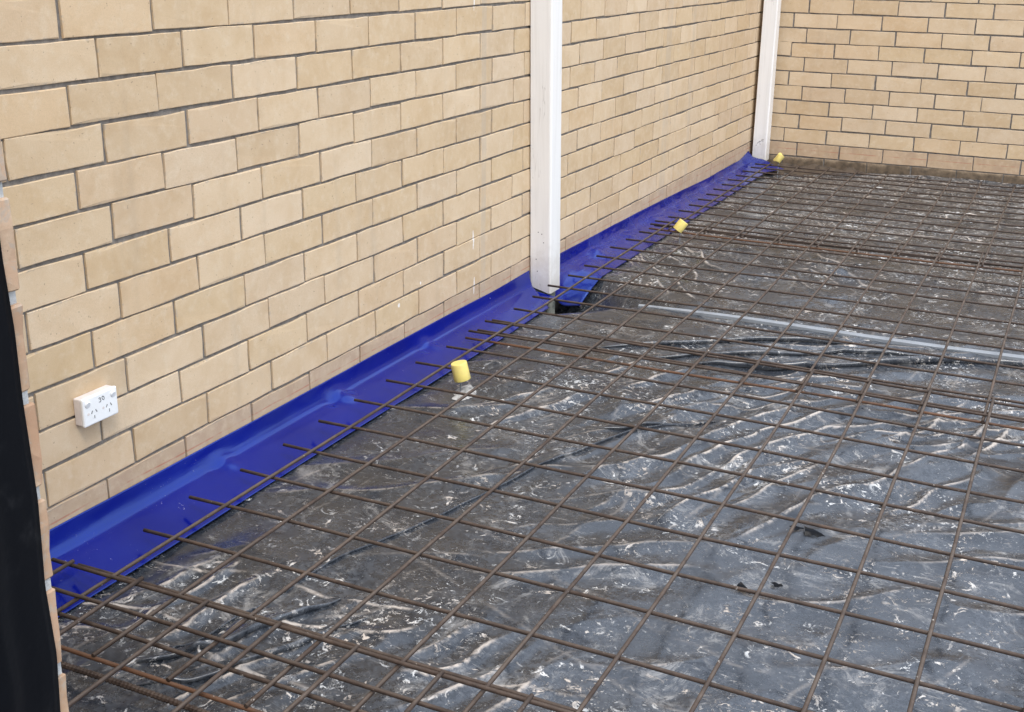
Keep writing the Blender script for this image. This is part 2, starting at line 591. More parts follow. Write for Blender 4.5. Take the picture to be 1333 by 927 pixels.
def build_wall(root, mats_for, place, rotz, s0, s1, even0, odd0, kmin, kmax, seed):
    """bricks in the picture are single parts, the courses outside it one joined part"""
    cache = {}
    rest_v, rest_f, rest_m = [], [], []
    slots = []
    r = random.Random(seed)
    cnt = 0
    for k in range(kmin, kmax + 1):
        z = ZF - 0.1 * k + 0.05
        for a, b in course_bricks(s0, s1, even0, odd0, 0.3, k):
            c = (a + b) / 2
            vis = in_view([place(a, z - .045), place(b, z - .045), place(a, z + .045), place(b, z + .045)])
            var = r.randrange(NVAR)
            P = Vector(place(c, z))
            nrm = Matrix.Rotation(rotz, 4, 'Z')
            jit = r.gauss(0, 0.0007)
            rz, rx, ry = r.gauss(0, 0.003), r.gauss(0, 0.005), r.gauss(0, 0.0022)
            mw = Matrix.Translation(P) @ nrm @ Matrix.Translation((r.gauss(0, .0014), jit, r.gauss(0, .0012))) @ \
                Matrix.Rotation(rz, 4, 'Z') @ Matrix.Rotation(rx, 4, 'X') @ Matrix.Rotation(ry, 4, 'Y') @ Matrix.Diagonal(((b - a) / 0.29, 1, 1, 1))
            if vis and cnt < 300:
                mat = mats_for(k)
                key = (var, mat.name)
                if key not in cache:
                    me = brick_mesh('brick', var + 1)
                    me.materials.append(mat)
                    cache[key] = me
                o = link('brick', cache[key], None, root)
                o.matrix_world = mw
                cnt += 1
            else:
                hx, hz, d = 0.145, 0.045, 0.106
                base = len(rest_v)
                for x, y, zz in ((-hx, d, -hz), (hx, d, -hz), (hx, d, hz), (-hx, d, hz), (-hx, 0, -hz), (hx, 0, -hz), (hx, 0, hz), (-hx, 0, hz)):
                    rest_v.append(mw @ Vector((x, y, zz)))
                for q in ((0, 3, 2, 1), (4, 5, 6, 7), (0, 1, 5, 4), (1, 2, 6, 5), (2, 3, 7, 6), (3, 0, 4, 7)):
                    rest_f.append(tuple(base + i for i in q))
                    rest_m.append(mats_for(k))
    if rest_v:
        me = pydata('brick_courses', rest_v, rest_f)
        for m_ in dict.fromkeys(rest_m):
            me.materials.append(m_)
            slots.append(m_)
        me.polygons.foreach_set('material_index', [slots.index(m_) for m_ in rest_m])
        tag(link('brick_courses', me, None, root), kind='stuff')
    return cnt


YB = 6.502
WALL_TOP = -11               # topmost course; the wall ends 2.48 m above the floor
RAKE = 0.0065
w = tag(empty('brick_wall'), 'long cream brick wall on the left with blue membrane along its foot', 'wall')
ztop = ZF - 0.1 * WALL_TOP + 0.1
link('mortar', box_mesh('mortar', -0.10, -RAKE, -1.42, YB - 0.002, -0.19, ztop), M_MORTAR, w)
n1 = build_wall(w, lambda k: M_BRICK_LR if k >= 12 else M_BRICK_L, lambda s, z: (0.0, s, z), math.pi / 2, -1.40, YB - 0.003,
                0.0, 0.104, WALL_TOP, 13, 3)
w = tag(empty('brick_wall'), 'cream brick end wall across the back with muddy bottom course', 'wall')
link('mortar', box_mesh('mortar', -0.11, 5.2, YB + RAKE, YB + 0.10, -0.19, ztop), M_MORTAR, w)
n2 = build_wall(w, lambda k: M_BRICK_BD if k >= 13 else (M_BRICK_BR if k == 12 else M_BRICK_B), lambda s, z: (s, YB, z), 0.0, 0.002, 5.2,
                0.3087, 0.2087, WALL_TOP, 14, 5)
print('bricks in view', n1, n2)

# near wall beside the camera: only the corner of its cut end shows
XP, YP = 1.25, -1.29
w = tag(empty('brick_pier'), 'broken salmon brick wall end with pale mortar at the left edge, half behind black plastic', 'wall')
link('mortar', box_mesh('mortar', 0.005, XP - 0.004, YP - 0.104, YP - 0.0022, -0.19, ztop), M_MORTAR_P, w)
r = random.Random(21)
pv, pf = [], []
for k in range(WALL_TOP, 14):
    z = ZF - 0.1 * k + 0.05 - 0.002 * k
    vis = 0 <= k <= 6
    L = 0.29 if k % 2 else 0.19
    dy = r.gauss(0, 0.0010)
    if vis:
        bm = bmesh.new()
        bmesh.ops.create_cube(bm, size=1.0)
        bmesh.ops.subdivide_edges(bm, edges=bm.edges[:], cuts=2, use_grid_fill=True)
        for v in bm.verts:
            c = v.co.copy()
            v.co = Vector((XP - L / 2 + c.x * L, YP - 0.055 + c.y * 0.11, z + c.z * 0.088))
            if c.x > 0.3:
                v.co += Vector((r.gauss(0, 0.0012), r.gauss(0, 0.0008), r.gauss(0, 0.0012)))
        bmesh.ops.bevel(bm, geom=[e for e in bm.edges if e.calc_face_angle(0) > 1.2], offset=0.0018, segments=1, affect='EDGES')
        for v in bm.verts:
            v.co += Vector((r.gauss(0, 0.0004), dy + r.gauss(0, 0.0004), 0))
        me = bpy.data.meshes.new('brick')
        bm.to_mesh(me)
        bm.free()
        link('brick', me, M_BRICK_P, w)
    x1 = XP if not vis else XP - L - 0.01
    while x1 > 0.02:
        x0 = max(x1 - (0.29 if not vis or k % 2 else 0.29), 0.012)
        b = len(pv)
        for yy in (YP - 0.11, YP):
            for (xx, zz) in ((x0, z - 0.045), (x1, z - 0.045), (x1, z + 0.045), (x0, z + 0.045)):
                pv.append((xx, yy, zz))
        for q in ((0, 1, 2, 3), (5, 4, 7, 6), (0, 4, 5, 1), (1, 5, 6, 2), (2, 6, 7, 3), (3, 7, 4, 0)):
            pf.append(tuple(b + i for i in q))
        x1 = x0 - 0.01
tag(link('brick_courses', pydata('brick_courses', pv, pf), M_BRICK_P, w), kind='stuff')

# black plastic draped round the near arris of that wall end
edge = [(2.6, -1.312), (1.30, -1.310), (1.215, -1.309), (1.147, -1.305), (1.077, -1.3055), (0.971, -1.3025), (0.878, -1.307), (0.795, -1.303),
        (0.725, -1.3075), (0.6, -1.31), (0.3, -1.305), (0.02, -1.315)]
ez = np.array([e[0] for e in edge])[::-1]
ey = np.array([e[1] for e in edge])[::-1]
NZ, NS = 240, 60
zs = np.linspace(0.02, 2.5, NZ)
v, f = [], []
for i, z in enumerate(zs):
    y_e = float(np.interp(z, ez, ey)) + 0.0020 * float(vnoise(z * 9, 3.1, 5) - .5)
    for jn in range(NS):
        s = (jn / (NS - 1)) * 0.55
        fold = 0.024 * float(vnoise(s * 34 + 0.6 * z, z * 0.9, 4)) + 0.004 * float(vnoise(s * 90, z * 2.0, 9))
        fold *= min(1.0, s / 0.10 + 0.03)
        s1 = YP - 0.11 - 0.006
        y = y_e - s
        if y > s1:
            x, yy = XP + 0.004 + fold, y
        else:
            x, yy = XP + 0.004 - (s1 - y) + fold * 0.4, s1 - fold
        v.append((x, yy, z))
for i in range(NZ - 1):
    for jn in range(NS - 1):
        a = i * NS + jn
        f.append((a, a + 1, a + NS + 1, a + NS))
o = link('plastic_sheet', pydata('plastic_sheet', v, f), M_BLACK, smooth=True)
md = o.modifiers.new('thickness', 'SOLIDIFY')
md.thickness = 0.0012
md.offset = 1
tag(o, 'glossy black plastic hanging over the brick wall end at the left edge', 'plastic sheet')

# ------------------------------------------------------------------ polythene on the ground


def sstep(a, b, x):
    t = np.clip((x - a) / (b - a), 0, 1)
    return t * t * (3 - 2 * t)


def seg_dist(x, y, pts):
    """signed distance to a polyline (side) and parameter along it"""
    best = np.full(x.shape, 1e9)
    sign = np.zeros(x.shape)
    end = np.zeros(x.shape)
    tot = 0
    lens = [math.hypot(b[0] - a[0], b[1] - a[1]) for a, b in zip(pts, pts[1:])]
    T = sum(lens)
    for (a, b), L in zip(zip(pts, pts[1:]), lens):
        ux, uy = (b[0] - a[0]) / L, (b[1] - a[1]) / L
        t = np.clip((x - a[0]) * ux + (y - a[1]) * uy, 0, L)
        dx, dy = x - a[0] - t * ux, y - a[1] - t * uy
        d = np.hypot(dx, dy)
        m = d < best
        best = np.where(m, d, best)
        sign = np.where(m, ux * dy - uy * dx, sign)
        end = np.where(m, (tot + t) / T, end)
        tot += L
    return best * np.sign(sign), end


def dirnoise(x, y, ang, across, alongs, seed, warp=0.35):
    c, s = math.cos(ang), math.sin(ang)
    u = x * c + y * s
    v_ = -x * s + y * c
    wv = warp * (fbm(x * 2.3, y * 2.3, seed + 5, 3) - 0.5) * 0.5
    return vnoise(u / alongs, (v_ + wv) / across, seed)


def zone(x, y, cx, cy, rx, ry, seed=0):
    d = np.hypot((x - cx) / rx, (y - cy) / ry) + 0.5 * (fbm(x * 2.1, y * 2.1, 77 + seed, 3) - 0.5)
    return 1 - sstep(0.55, 1.15, d)


NEAR_EDGE = [(-0.1, 2.385), (0.13, 2.395), (0.22, 2.403), (0.34, 2.50), (0.44, 2.60), (0.526, 2.665), (0.62, 2.695), (2.06, 2.735), (7, 2.84)]


def near_edge(x):
    return np.interp(x, [a[0] for a in NEAR_EDGE], [a[1] for a in NEAR_EDGE])


RIM = [(-0.1, 3.12), (0.10, 3.06), (0.226, 2.985), (0.366, 2.885), (0.536, 2.765), (0.66, 2.70), (7, 2.70)]

FOLDS = [  # centre line, width, height of the pleats that stand up from the near sheet
    ([(0.43, -0.52), (0.458, -0.409), (0.533, -0.189), (0.585, 0.127), (0.674, 0.411), (0.76, 0.749), (0.885, 1.091), (0.971, 1.272), (1.06, 1.39), (1.14, 1.46)], 0.020, 0.009),
    ([(0.56, 2.06), (0.682, 2.139), (0.85, 2.255), (1.021, 2.372), (1.295, 2.518), (1.44, 2.585)], 0.075, 0.021),
    ([(0.76, 2.02), (0.869, 2.075), (1.09, 2.23), (1.299, 2.361), (1.53, 2.475), (1.70, 2.545)], 0.070, 0.018),
    ([(0.93, 1.985), (1.076, 2.065), (1.337, 2.195), (1.541, 2.31), (1.847, 2.50), (2.066, 2.600), (2.5, 2.66)], 0.085, 0.027),
    ([(0.44, -0.43), (0.50, -0.365), (0.585, -0.27), (0.65, -0.12), (0.70, 0.02)], 0.05, 0.020),
    ([(0.50, -0.47), (0.60, -0.40), (0.72, -0.22), (0.80, -0.02)], 0.04, 0.014),
    ([(0.86, 1.27), (0.98, 1.335), (1.10, 1.44), (1.19, 1.56)], 0.035, 0.012),
]


def floor_height(x, y, far):
    h = 0.016 * (fbm(x * 1.7, y * 1.7, 1, 3) - 0.5) + 0.005 * (fbm(x * 6, y * 6, 2, 3) - 0.5)
    crease = np.zeros_like(x)

    def wrinkle(ang, across, alongs, seed, amp, zn, white=1.0, wl=0.0042, expo=1.25):
        nonlocal h, crease
        e = 0.002
        n = dirnoise(x, y, ang, across, alongs, seed)
        gx = (dirnoise(x + e, y, ang, across, alongs, seed) - n) / e
        gy = (dirnoise(x, y + e, ang, across, alongs, seed) - n) / e
        g = 2 * np.hypot(gx, gy)
        rd = 1 - np.abs(2 * n - 1)
        dist = np.abs(2 * n - 1) / np.maximum(g, 2.0)
        crest = np.clip(1.5 - dist / wl, 0, 1) * sstep(0.9, 2.2, g * across)   # thin line along the top of the fold
        h = h + amp * zn * (rd ** expo - 0.5)
        crease = np.maximum(crease, crest * sstep(0.25, 0.6, zn) * white)

    zc = zone(x, y, 1.35, 1.45, 0.95, 0.85)
    wrinkle(math.radians(66), 0.085, 0.50, 31, 0.021, zc, 1.0)
    wrinkle(math.radians(58), 0.15, 0.50, 32, 0.022, zc * 0.9, 0.8)
    zf = zone(x, y, 0.85, 3.45, 0.75, 0.75, 1)
    wrinkle(math.radians(-58), 0.10, 0.45, 41, 0.026, zf, 1.0)
    wrinkle(math.radians(-44), 0.14, 0.40, 42, 0.016, zf * 0.9, 0.8)
    zr = zone(x, y, 1.75, 2.15, 0.9, 0.75, 2)
    wrinkle(math.radians(34), 0.09, 0.55, 51, 0.019, zr, 0.8)
    zn = zone(x, y, 0.65, -0.25, 0.75, 0.45, 3)
    wrinkle(math.radians(68), 0.09, 0.40, 61, 0.018, zn, 1.0)
    wrinkle(math.radians(10), 0.12, 0.25, 62, 0.010, zn, 0.9)
    zb = zone(x, y, 1.9, 0.55, 1.1, 0.75, 4)
    wrinkle(math.radians(28), 0.13, 0.6, 71, 0.016, zb, 0.45)
    zg = sstep(4.0, 4.6, y) * 0.9
    wrinkle(math.radians(5), 0.12, 0.5, 81, 0.011, zg, 0.8)
    zp = zone(x, y, 0.45, 0.8, 0.5, 1.2, 5)
    wrinkle(math.radians(40), 0.20, 0.6, 91, 0.018, zp, 0.4)
    # everywhere: faint random crackle of creases
    wrinkle(math.radians(75), 0.16, 0.30, 95, 0.005, 0.5 * np.ones_like(x), 0.25)
    wrinkle(math.radians(-20), 0.20, 0.34, 96, 0.005, 0.5 * np.ones_like(x), 0.25)
    h = h + 0.004
    # press flat along the brick walls and under the blue membrane
    h = h * (0.15 + 0.85 * sstep(0.05, 0.32, x))
    if far:
        rim = np.interp(x, [a[0] for a in RIM], [a[1] for a in RIM])
        dd = (rim - y) * 0.80
        pit = sstep(-0.05, 0.17, dd) * (1 - sstep(0.50, 0.70, x))
        h = h - 0.15 * pit
        h = h - 0.010 * (1 - sstep(2.70, 2.80, y)) * sstep(0.5, 0.7, x)
        crease = crease * (1 - pit * 0.8)
        h = h + 0.022 * sstep(5.5, YB, y) * sstep(0.3, 1.8, x)
        h = h - 0.03 * sstep(5.6, 6.2, y) * (1 - sstep(0.3, 0.7, x))
    else:
        e = near_edge(x) - y
        h = h - 0.006 * (1 - sstep(0.0, 0.05, e)) * (1 - sstep(0.45, 0.6, x))
    return h, crease


def axis(segs):
    out = []
    for a, b, st in segs:
        out.append(np.arange(a, b - st * 0.25, st))
    return np.concatenate(out + [np.array([segs[-1][1]])])


def sheet(name, X, Y, far):
    h, cr = floor_height(X, Y, far)
    ny, nx = X.shape
    co = np.stack([X, Y, h], -1).reshape(-1, 3).astype(np.float32)
    idx = np.arange(nx * ny).reshape(ny, nx)
    quads = np.stack([idx[:-1, :-1], idx[:-1, 1:], idx[1:, 1:], idx[1:, :-1]], -1).reshape(-1, 4)
    me = bpy.data.meshes.new(name)
    me.vertices.add(len(co))
    me.vertices.foreach_set('co', co.ravel())
    me.loops.add(quads.size)
    me.loops.foreach_set('vertex_index', quads.ravel().astype(np.int32))
    me.polygons.add(len(quads))
    me.polygons.foreach_set('loop_start', np.arange(0, quads.size, 4, dtype=np.int32))
    me.polygons.foreach_set('loop_total', np.full(len(quads), 4, dtype=np.int32))
    me.polygons.foreach_set('use_smooth', np.ones(len(quads), dtype=bool))
    me.update(calc_edges=True)
    a = me.attributes.new('crease', 'FLOAT', 'POINT')
    a.data.foreach_set('value', cr.ravel().astype(np.float32))
    return link(name, me, M_PLASTIC)


xa = axis([(0.012, 2.35, 0.0065), (2.35, 3.0, 0.02), (3.0, 6.0, 0.06)])
t = axis([(-3.2, -0.75, 0.04), (-0.75, 2.70, 0.0065)])
X, T = np.meshgrid(xa, t)
# rows bend so that the last one follows the free edge of the near sheet
Yn = np.where(T > 2.0, 2.0 + (T - 2.0) / 0.70 * (near_edge(X) - 2.0), T)
o = sheet('plastic_sheet', X, Yn, False)
tag(o, 'crumpled dusty black plastic on the ground on the near side of the metal strip', 'plastic sheet')
near_sheet = o
t = axis([(2.33, 4.4, 0.007), (4.4, YB - 0.006, 0.010)])
X, T = np.meshgrid(xa, t)
o = sheet('plastic_sheet', X, T, True)
tag(o, 'black plastic on the ground behind the metal strip, reaching the end wall', 'plastic sheet')


def floor_z(x, y):
    h, _ = floor_height(np.array([[float(x)]]), np.array([[float(y)]]), y > float(near_edge(np.array(x))))
    return float(h[0, 0])


# pleats: a lip with a steep face towards the camera and a long back
def catmull(pts, n):
    P = [np.array(p, float) for p in pts]
    P = [2 * P[0] - P[1]] + P + [2 * P[-1] - P[-2]]
    out = []
    for i in range(1, len(P) - 2):
        for t_ in np.linspace(0, 1, n, endpoint=False):
            a_, b_, c_, d_ = P[i - 1], P[i], P[i + 1], P[i + 2]
            out.append(0.5 * (2 * b_ + (c_ - a_) * t_ + (2 * a_ - 5 * b_ + 4 * c_ - d_) * t_ ** 2 + (3 * b_ - 3 * c_ + d_ - a_) * t_ ** 3))
    out.append(P[-2])
    return out


PLEAT = [(0.05, -0.25), (-0.02, 0.02), (-0.07, 0.35), (-0.085, 0.65), (-0.06, 0.88), (0.0, 1.0), (0.08, 0.98), (0.20, 0.84), (0.40, 0.55), (0.62, 0.28), (0.82, 0.08), (1.0, -0.25)]
for fi, (pts, wd_, hh) in enumerate(FOLDS):
    line = catmull(pts, 22)
    n_ = len(line)
    v, f = [], []
    for i, p_ in enumerate(line):
        tn = line[min(i + 1, n_ - 1)] - line[max(i - 1, 0)]
        tn = tn / np.hypot(*tn)
        nr = np.array([-tn[1], tn[0]])
        s_ = i / (n_ - 1)
        fd = min(1.0, s_ * 5, (1 - s_) * 5) ** 0.7 * (0.62 + 0.6 * float(vnoise(s_ * 7, fi * 3.3, 400)))
        wv = 1 + 0.5 * (float(vnoise(s_ * 9, fi * 5.1, 410)) - 0.5)
        sh = 0.010 * (float(vnoise(s_ * 6, fi * 7.7, 420)) - 0.5)
        for (a_, b_) in PLEAT:
            q_ = p_ + nr * (a_ * wd_ * wv * (0.35 + 0.65 * fd) + sh)
            v.append((q_[0], q_[1], b_ * (hh * fd if b_ > 0 else 0.012)))
    va = np.array(v)
    va[:, 2] += floor_height(va[:, 0:1], va[:, 1:2], False)[0][:, 0]
    v = va.tolist()
    m_ = len(PLEAT)
    for i in range(n_ - 1):
        for k_ in range(m_ - 1):
            f.append((i * m_ + k_, (i + 1) * m_ + k_, (i + 1) * m_ + k_ + 1, i * m_ + k_ + 1))
    link('fold', pydata('fold', v, f), M_PLASTIC, near_sheet, smooth=True)

# torn flaps standing up from the near sheet
for (x, y, s, rot_) in ((1.647, 0.847, 0.055, 0.3), (1.781, 1.152, 0.032, 1.4), (1.551, 0.481, 0.042, -0.2), (1.623, 0.558, 0.026, 0.8), (1.605, 0.86, 0.035, 0.9)):
    rr = random.Random(int(x * 1000))
    bm = bmesh.new()
    vs = []
    base = floor_z(x, y)
    N = 6
    for i in range(N):
        for jn in range(N - i):
            a, b = i / (N - 1), jn / (N - 1)
            lx = (a - 0.4) * s
            ly = b * s * 0.7
            lz = 0.003 + 0.22 * s * math.sin(min(1, b * 1.4) * 2.4) * (1 - 0.4 * a) + rr.gauss(0, 0.0015)
            c, sn = math.cos(rot_), math.sin(rot_)
            vs.append(((i, jn), bm.verts.new((x + lx * c - ly * sn, y + lx * sn + ly * c, base + lz))))
    d = dict(vs)
    for i in range(N - 1):
        for jn in range(N - 1 - i):
            bm.faces.new((d[(i, jn)], d[(i + 1, jn)], d[(i, jn + 1)]))
            if (i + 1, jn + 1) in d:
                bm.faces.new((d[(i + 1, jn)], d[(i + 1, jn + 1)], d[(i, jn + 1)]))
    me = bpy.data.meshes.new('torn_flap')
    bm.to_mesh(me)
    bm.free()
    link('torn_flap', me, M_BLACK, near_sheet, smooth=True)

# ------------------------------------------------------------------ posts
def post(loc, wx, wy, z0, ztop_, label, lean=0.0, clip=0.0):
    root = tag(empty('timber_post', loc), label, 'post', 'white posts against the brick wall')
    bm = bmesh.new()
    N = 10
    ring = []
    b = 0.010
    for cx_, cy_, a0 in ((wx - b, b, -90), (wx - b, wy - b, 0), (b * .4, wy - b * .4, 90), (b * .4, b * .4, 180)):
        rr = b if cx_ > b else b * 0.4
        for i in range(5):
            a = math.radians(a0 + i * 22.5)
            ring.append((cx_ + rr * math.cos(a), cy_ + rr * math.sin(a)))
    zs_ = [z0] + list(np.linspace(z0 + 0.05, ztop_, N))
    rows = []
    for z in zs_:
        row = []
        for (x, y) in ring:
            zz = z
            if z == z0 and clip and x < clip:
                zz = z + (clip - x) * 0.9
            row.append(bm.verts.new((x, y - lean * (zz - z0), zz)))
        rows.append(row)
    n = len(ring)
    for a, c in zip(rows, rows[1:]):
        for i in range(n):
            bm.faces.new((a[i], a[(i + 1) % n], c[(i + 1) % n], c[i]))
    bm.faces.new(rows[-1])
    bm.faces.new(rows[0][::-1])
    me = bpy.data.meshes.new('shaft')
    bm.to_mesh(me)
    bm.free()
    link('shaft', me, M_PAINT, root)
    me = box_mesh('foot', 0.016, wx - 0.016, 0.016, wy - 0.016, -0.19, z0 + 0.01, 0.004)
    link('foot', me, M_STUB, root)
    return root


P1 = post((0.004, 2.592, 0), 0.100, 0.112, 0.022, 2.44, 'white timber post in the middle, standing over the hole in the plastic', lean=0.042, clip=0.03)
for (x, z) in ((0.040, 0.300), (0.057, 0.293), (0.066, 0.255), (0.030, 0.175), (0.036, 0.12)):
    me = tube_mesh('nail_hole', [(x, -0.0006 - 0.042 * (z - .022), z), (x, 0.0016 - 0.042 * (z - .022), z)], 0.0026, 8)
    link('nail_hole', me, M_MARK, P1)
P2 = post((0.026, 6.345, 0), 0.100, 0.105, 0.052, 2.44, 'white post standing in the far corner beside the end wall')
sv = []
for (x0, z0_, x1, z1_) in ((0.030, 0.175, 0.050, 0.196), (0.045, 0.186, 0.068, 0.202), (0.050, 0.178, 0.055, 0.168), (0.060, 0.205, 0.078, 0.207), (0.022, 0.16, 0.030, 0.166), (0.07, 0.19, 0.074, 0.199)):
    sv.append([(x0, -0.0006, z0_), (x1, -0.0006, z1_)])
bm = bmesh.new()
for a, b in sv:
    tmp = tube_mesh('tmp', [a, b], 0.0013, 5)
    bm.from_mesh(tmp)
    bpy.data.meshes.remove(tmp)
me = bpy.data.meshes.new('pencil_scribble')
bm.to_mesh(me)
bm.free()
link('pencil_scribble', me, M_MARK, P2)

# ------------------------------------------------------------------ blue membrane
PROFILE = [(0.0025, 0.122), (0.0045, 0.110), (0.0072, 0.098), (0.0103, 0.086), (0.0135, 0.0755), (0.0165, 0.0685), (0.0200, 0.0630), (0.0250, 0.0588),
           (0.0320, 0.0555), (0.045, 0.0510), (0.070, 0.0430), (0.095, 0.0345), (0.120, 0.0255), (0.145, 0.0170), (0.160, 0.0125), (0.172, 0.010)]
pd = [a[0] for a in PROFILE]
pz = [a[1] for a in PROFILE]
NP = 48
us = np.linspace(0, 1, NP)
arc = np.concatenate([[0], np.cumsum(np.hypot(np.diff(pd), np.diff(pz)))])
arc /= arc[-1]
pdi = np.interp(us, arc, pd)
pzi = np.interp(us, arc, pz)


def membrane(ys, topf, widthf, post_y=None, rough=0.0, droop=None, seed=0):
    v, f = [], []
    rows = []
    for y in ys:
        row = []
        ts, wf = topf(y), widthf(y)
        for k in range(NP):
            u = us[k]
            d = pdi[k] * (1 + (wf - 1) * u)
            z = 0.010 + (pzi[k] - 0.010) * ts
            # buckles and kinks of a stiff sheet
            w1 = float(fbm(y * 2.6, u * 1.6, 200 + seed, 3) - 0.5)
            w2 = float(fbm(y * 9.0, u * 5.0, 230 + seed, 3) - 0.5)
            body = math.sin(math.pi * min(1, u * 1.05)) ** 0.8
            z += body * (0.004 * w1 + (0.0012 + 0.016 * rough) * w2)
            d += body * (0.008 * w1 + 0.010 * rough * w2) * (0.3 + u)
            d = max(d, 0.003)
            yy = y
            if post_y is not None:
                yy = min(y, post_y - d * 0.92)
            if droop is not None:
                z, d, yy = droop(z, d, yy, u)
            row.append((d, yy, z))
        rows.append(row)
    # turn along the front of the post
    if post_y is not None:
        for x in np.linspace(0.004, 0.135, 20):
            row = []
            for k in range(NP):
                u = us[k]
                d = pdi[k]
                z = 0.010 + (pzi[k] - 0.010) * topf(post_y)
                z = 0.010 + (z - 0.010) * (1 - 0.86 * float(sstep(-0.004, 0.018, x)) - 0.12 * float(sstep(0.03, 0.12, x)))
                body = math.sin(math.pi * min(1, u * 1.05)) ** 0.8
                z += body * 0.010 * float(fbm(x * 14, u * 3, 260, 2) - 0.5)
                row.append((max(x, min(d, 0.135 + 0.04 * u)), post_y - d * 0.92 + max(0, x - d) * 0.10, max(z, 0.010)))
            rows.append(row)
    n = len(rows)
    for row in rows:
        v += row
    for i in range(n - 1):
        for k in range(NP - 1):
            a = i * NP + k
            f.append((a, a + 1, a + NP + 1, a + NP))
    me = pydata('blue_membrane', v, f)
    o = link('blue_membrane', me, M_BLUE, smooth=True)
    md_ = o.modifiers.new('thickness', 'SOLIDIFY')
    md_.thickness = 0.0015
    md_.offset = 1
    return o


kink = [(1.02, 0.06, 0.012), (0.42, 0.05, 0.006), (1.62, 0.05, 0.006)]


def top1(y):
    return 1.0 - 0.05 * math.exp(-((y - 2.2) / .3) ** 2) + 0.02 * float(vnoise(y * 3, 1.0, 8) - .5) + 0.05 * math.exp(-((y + .3) / .3) ** 2)


def kinked(z, d, yy, u):
    for yc, wd_, a in kink:
        e = math.exp(-((yy - yc - 0.15 * (u - .4)) / wd_) ** 2)
        g = math.exp(-((u - 0.34) / 0.16) ** 2)
        z += a * e * g * math.sin((yy - yc) / wd_ * 2.2 + 0.7)
        d += a * 0.7 * e * g
    return z, d, yy


o = membrane(np.arange(-0.9, 2.588, 0.012), top1, lambda y: 1.0 + 0.06 * (float(vnoise(y * 2.1, 2.0, 3)) - .5), 2.586, 0.0, kinked, 0)
tag(o, 'smooth blue membrane strip along the wall foot in front of the middle post', 'membrane strip')


def top2(y):
    t_ = np.interp(y, [2.6, 3.65, 4.55, 5.25, 6.4], [1.0, 0.97, 0.86, 0.70, 0.68])
    c = 0.0
    if y > 6.1:
        c = 0.28 * min(1, (y - 6.1) / 0.22)
    return float(t_) + 0.03 * (float(vnoise(y * 5, 4.0, 6)) - .5) + c


def droop2(z, d, yy, u):
    # loose end hangs into the hole as a rounded tongue
    t_ = max(0.0, min(1.0, (3.02 - yy) / 0.34))
    if t_ > 0:
        out = float(sstep(0.30, 1.0, u))
        tip = float(sstep(0.62, 1.0, u))
        z = z - 0.135 * t_ ** 1.6 * out * (1 - 0.22 * tip)
        d = d - 0.040 * t_ ** 1.5 * out
        yy = yy + 0.060 * t_ * out + 0.105 * t_ * tip ** 2
    for yc, a in ((3.28, 0.020), (3.72, 0.014), (4.15, 0.012), (4.9, 0.010), (5.5, 0.012)):
        e = math.exp(-((yy - yc) / 0.055) ** 2) * math.exp(-((u - 0.42) / 0.13) ** 2)
        z += a * e
    if yy > 6.15:
        # the far end turns out round the corner post
        w_ = (yy - 6.15) / 0.19
        d = d + 0.09 * w_ * u
        z = z + 0.02 * w_ * math.sin(u * math.pi)
    return z, d, yy


o = membrane(np.arange(2.68, 6.338, 0.012), top2, lambda y: 1.08, None, 0.75, droop2, 50)
tag(o, 'wrinkled blue membrane strip running from the middle post to the far corner', 'membrane strip')

# ------------------------------------------------------------------ reinforcing mesh
R = 0.0049
XEND = 3.7


def bar_mesh(name, length, seed, mat, amp=0.003):
    rr = random.Random(seed)
    n = max(6, int(length / 0.16))
    ph = [rr.uniform(0, 6.28) for _ in range(4)]
    pts = []
    for i in range(n + 1):
        s = length * i / n
        pts.append((s, amp * (math.sin(s * 1.9 + ph[0]) + 0.5 * math.sin(s * 5.1 + ph[1])) - amp * (math.sin(ph[0]) + .5 * math.sin(ph[1])),
                    amp * 0.8 * (math.sin(s * 2.3 + ph[2]) + 0.5 * math.sin(s * 6.3 + ph[3])) - amp * .8 * (math.sin(ph[2]) + .5 * math.sin(ph[3]))))
    me = tube_mesh(name, pts, R, 8)
    me.polygons.foreach_set('use_smooth', [len(p.vertices) == 4 for p in me.polygons])
    me.materials.append(mat)
    return me


def mesh_sheet(label, ys, y0, y1, x0, dx, z0, z1, seed, xl=0.118, rusty=()):
    """cross bars run out from the wall at each of ys; long bars lie on them from y0 to y1"""
    root = tag(empty('reinforcing_mesh', (xl, y0, 0)), label, 'steel mesh', 'rusty mesh sheets lapped over the plastic')
    rr = random.Random(seed)
    zy = lambda y: z0 + (z1 - z0) * (y - y0) / (y1 - y0)
    cross = [bar_mesh('cross_bar', XEND - xl, seed * 10 + i, M_BAR_CROSS) for i in range(4)]
    crust = bar_mesh('cross_bar', XEND - xl, seed * 10 + 7, M_BAR_RUST)
    longs = [bar_mesh('long_bar', y1 - y0, seed * 10 + 20 + i, M_BAR_LONG, 0.0025) for i in range(4)]
    # keep the welds touching: the long bars follow the mean line, cross bars just under them
    for i, y in enumerate(ys):
        o_ = link('cross_bar', crust if i in rusty else rr.choice(cross), None, root)
        o_.location = (rr.gauss(0, 0.006), y - y0 + rr.gauss(0, 0.002), zy(y))
        o_.rotation_euler = (rr.gauss(0, 0.001), rr.gauss(0, 0.0006), rr.gauss(0.003, 0.0012))
    x = x0
    while x < XEND - 0.03:
        o_ = link('long_bar', rr.choice(longs), None, root)
        o_.location = (x - xl + rr.gauss(0, 0.002), rr.gauss(0, 0.004), zy(y0) + 2 * R - 0.0006)
        o_.rotation_euler = (0, -math.atan2(z1 - z0, y1 - y0), math.pi / 2 + rr.gauss(0, 0.0008))
        x += dx
    return root


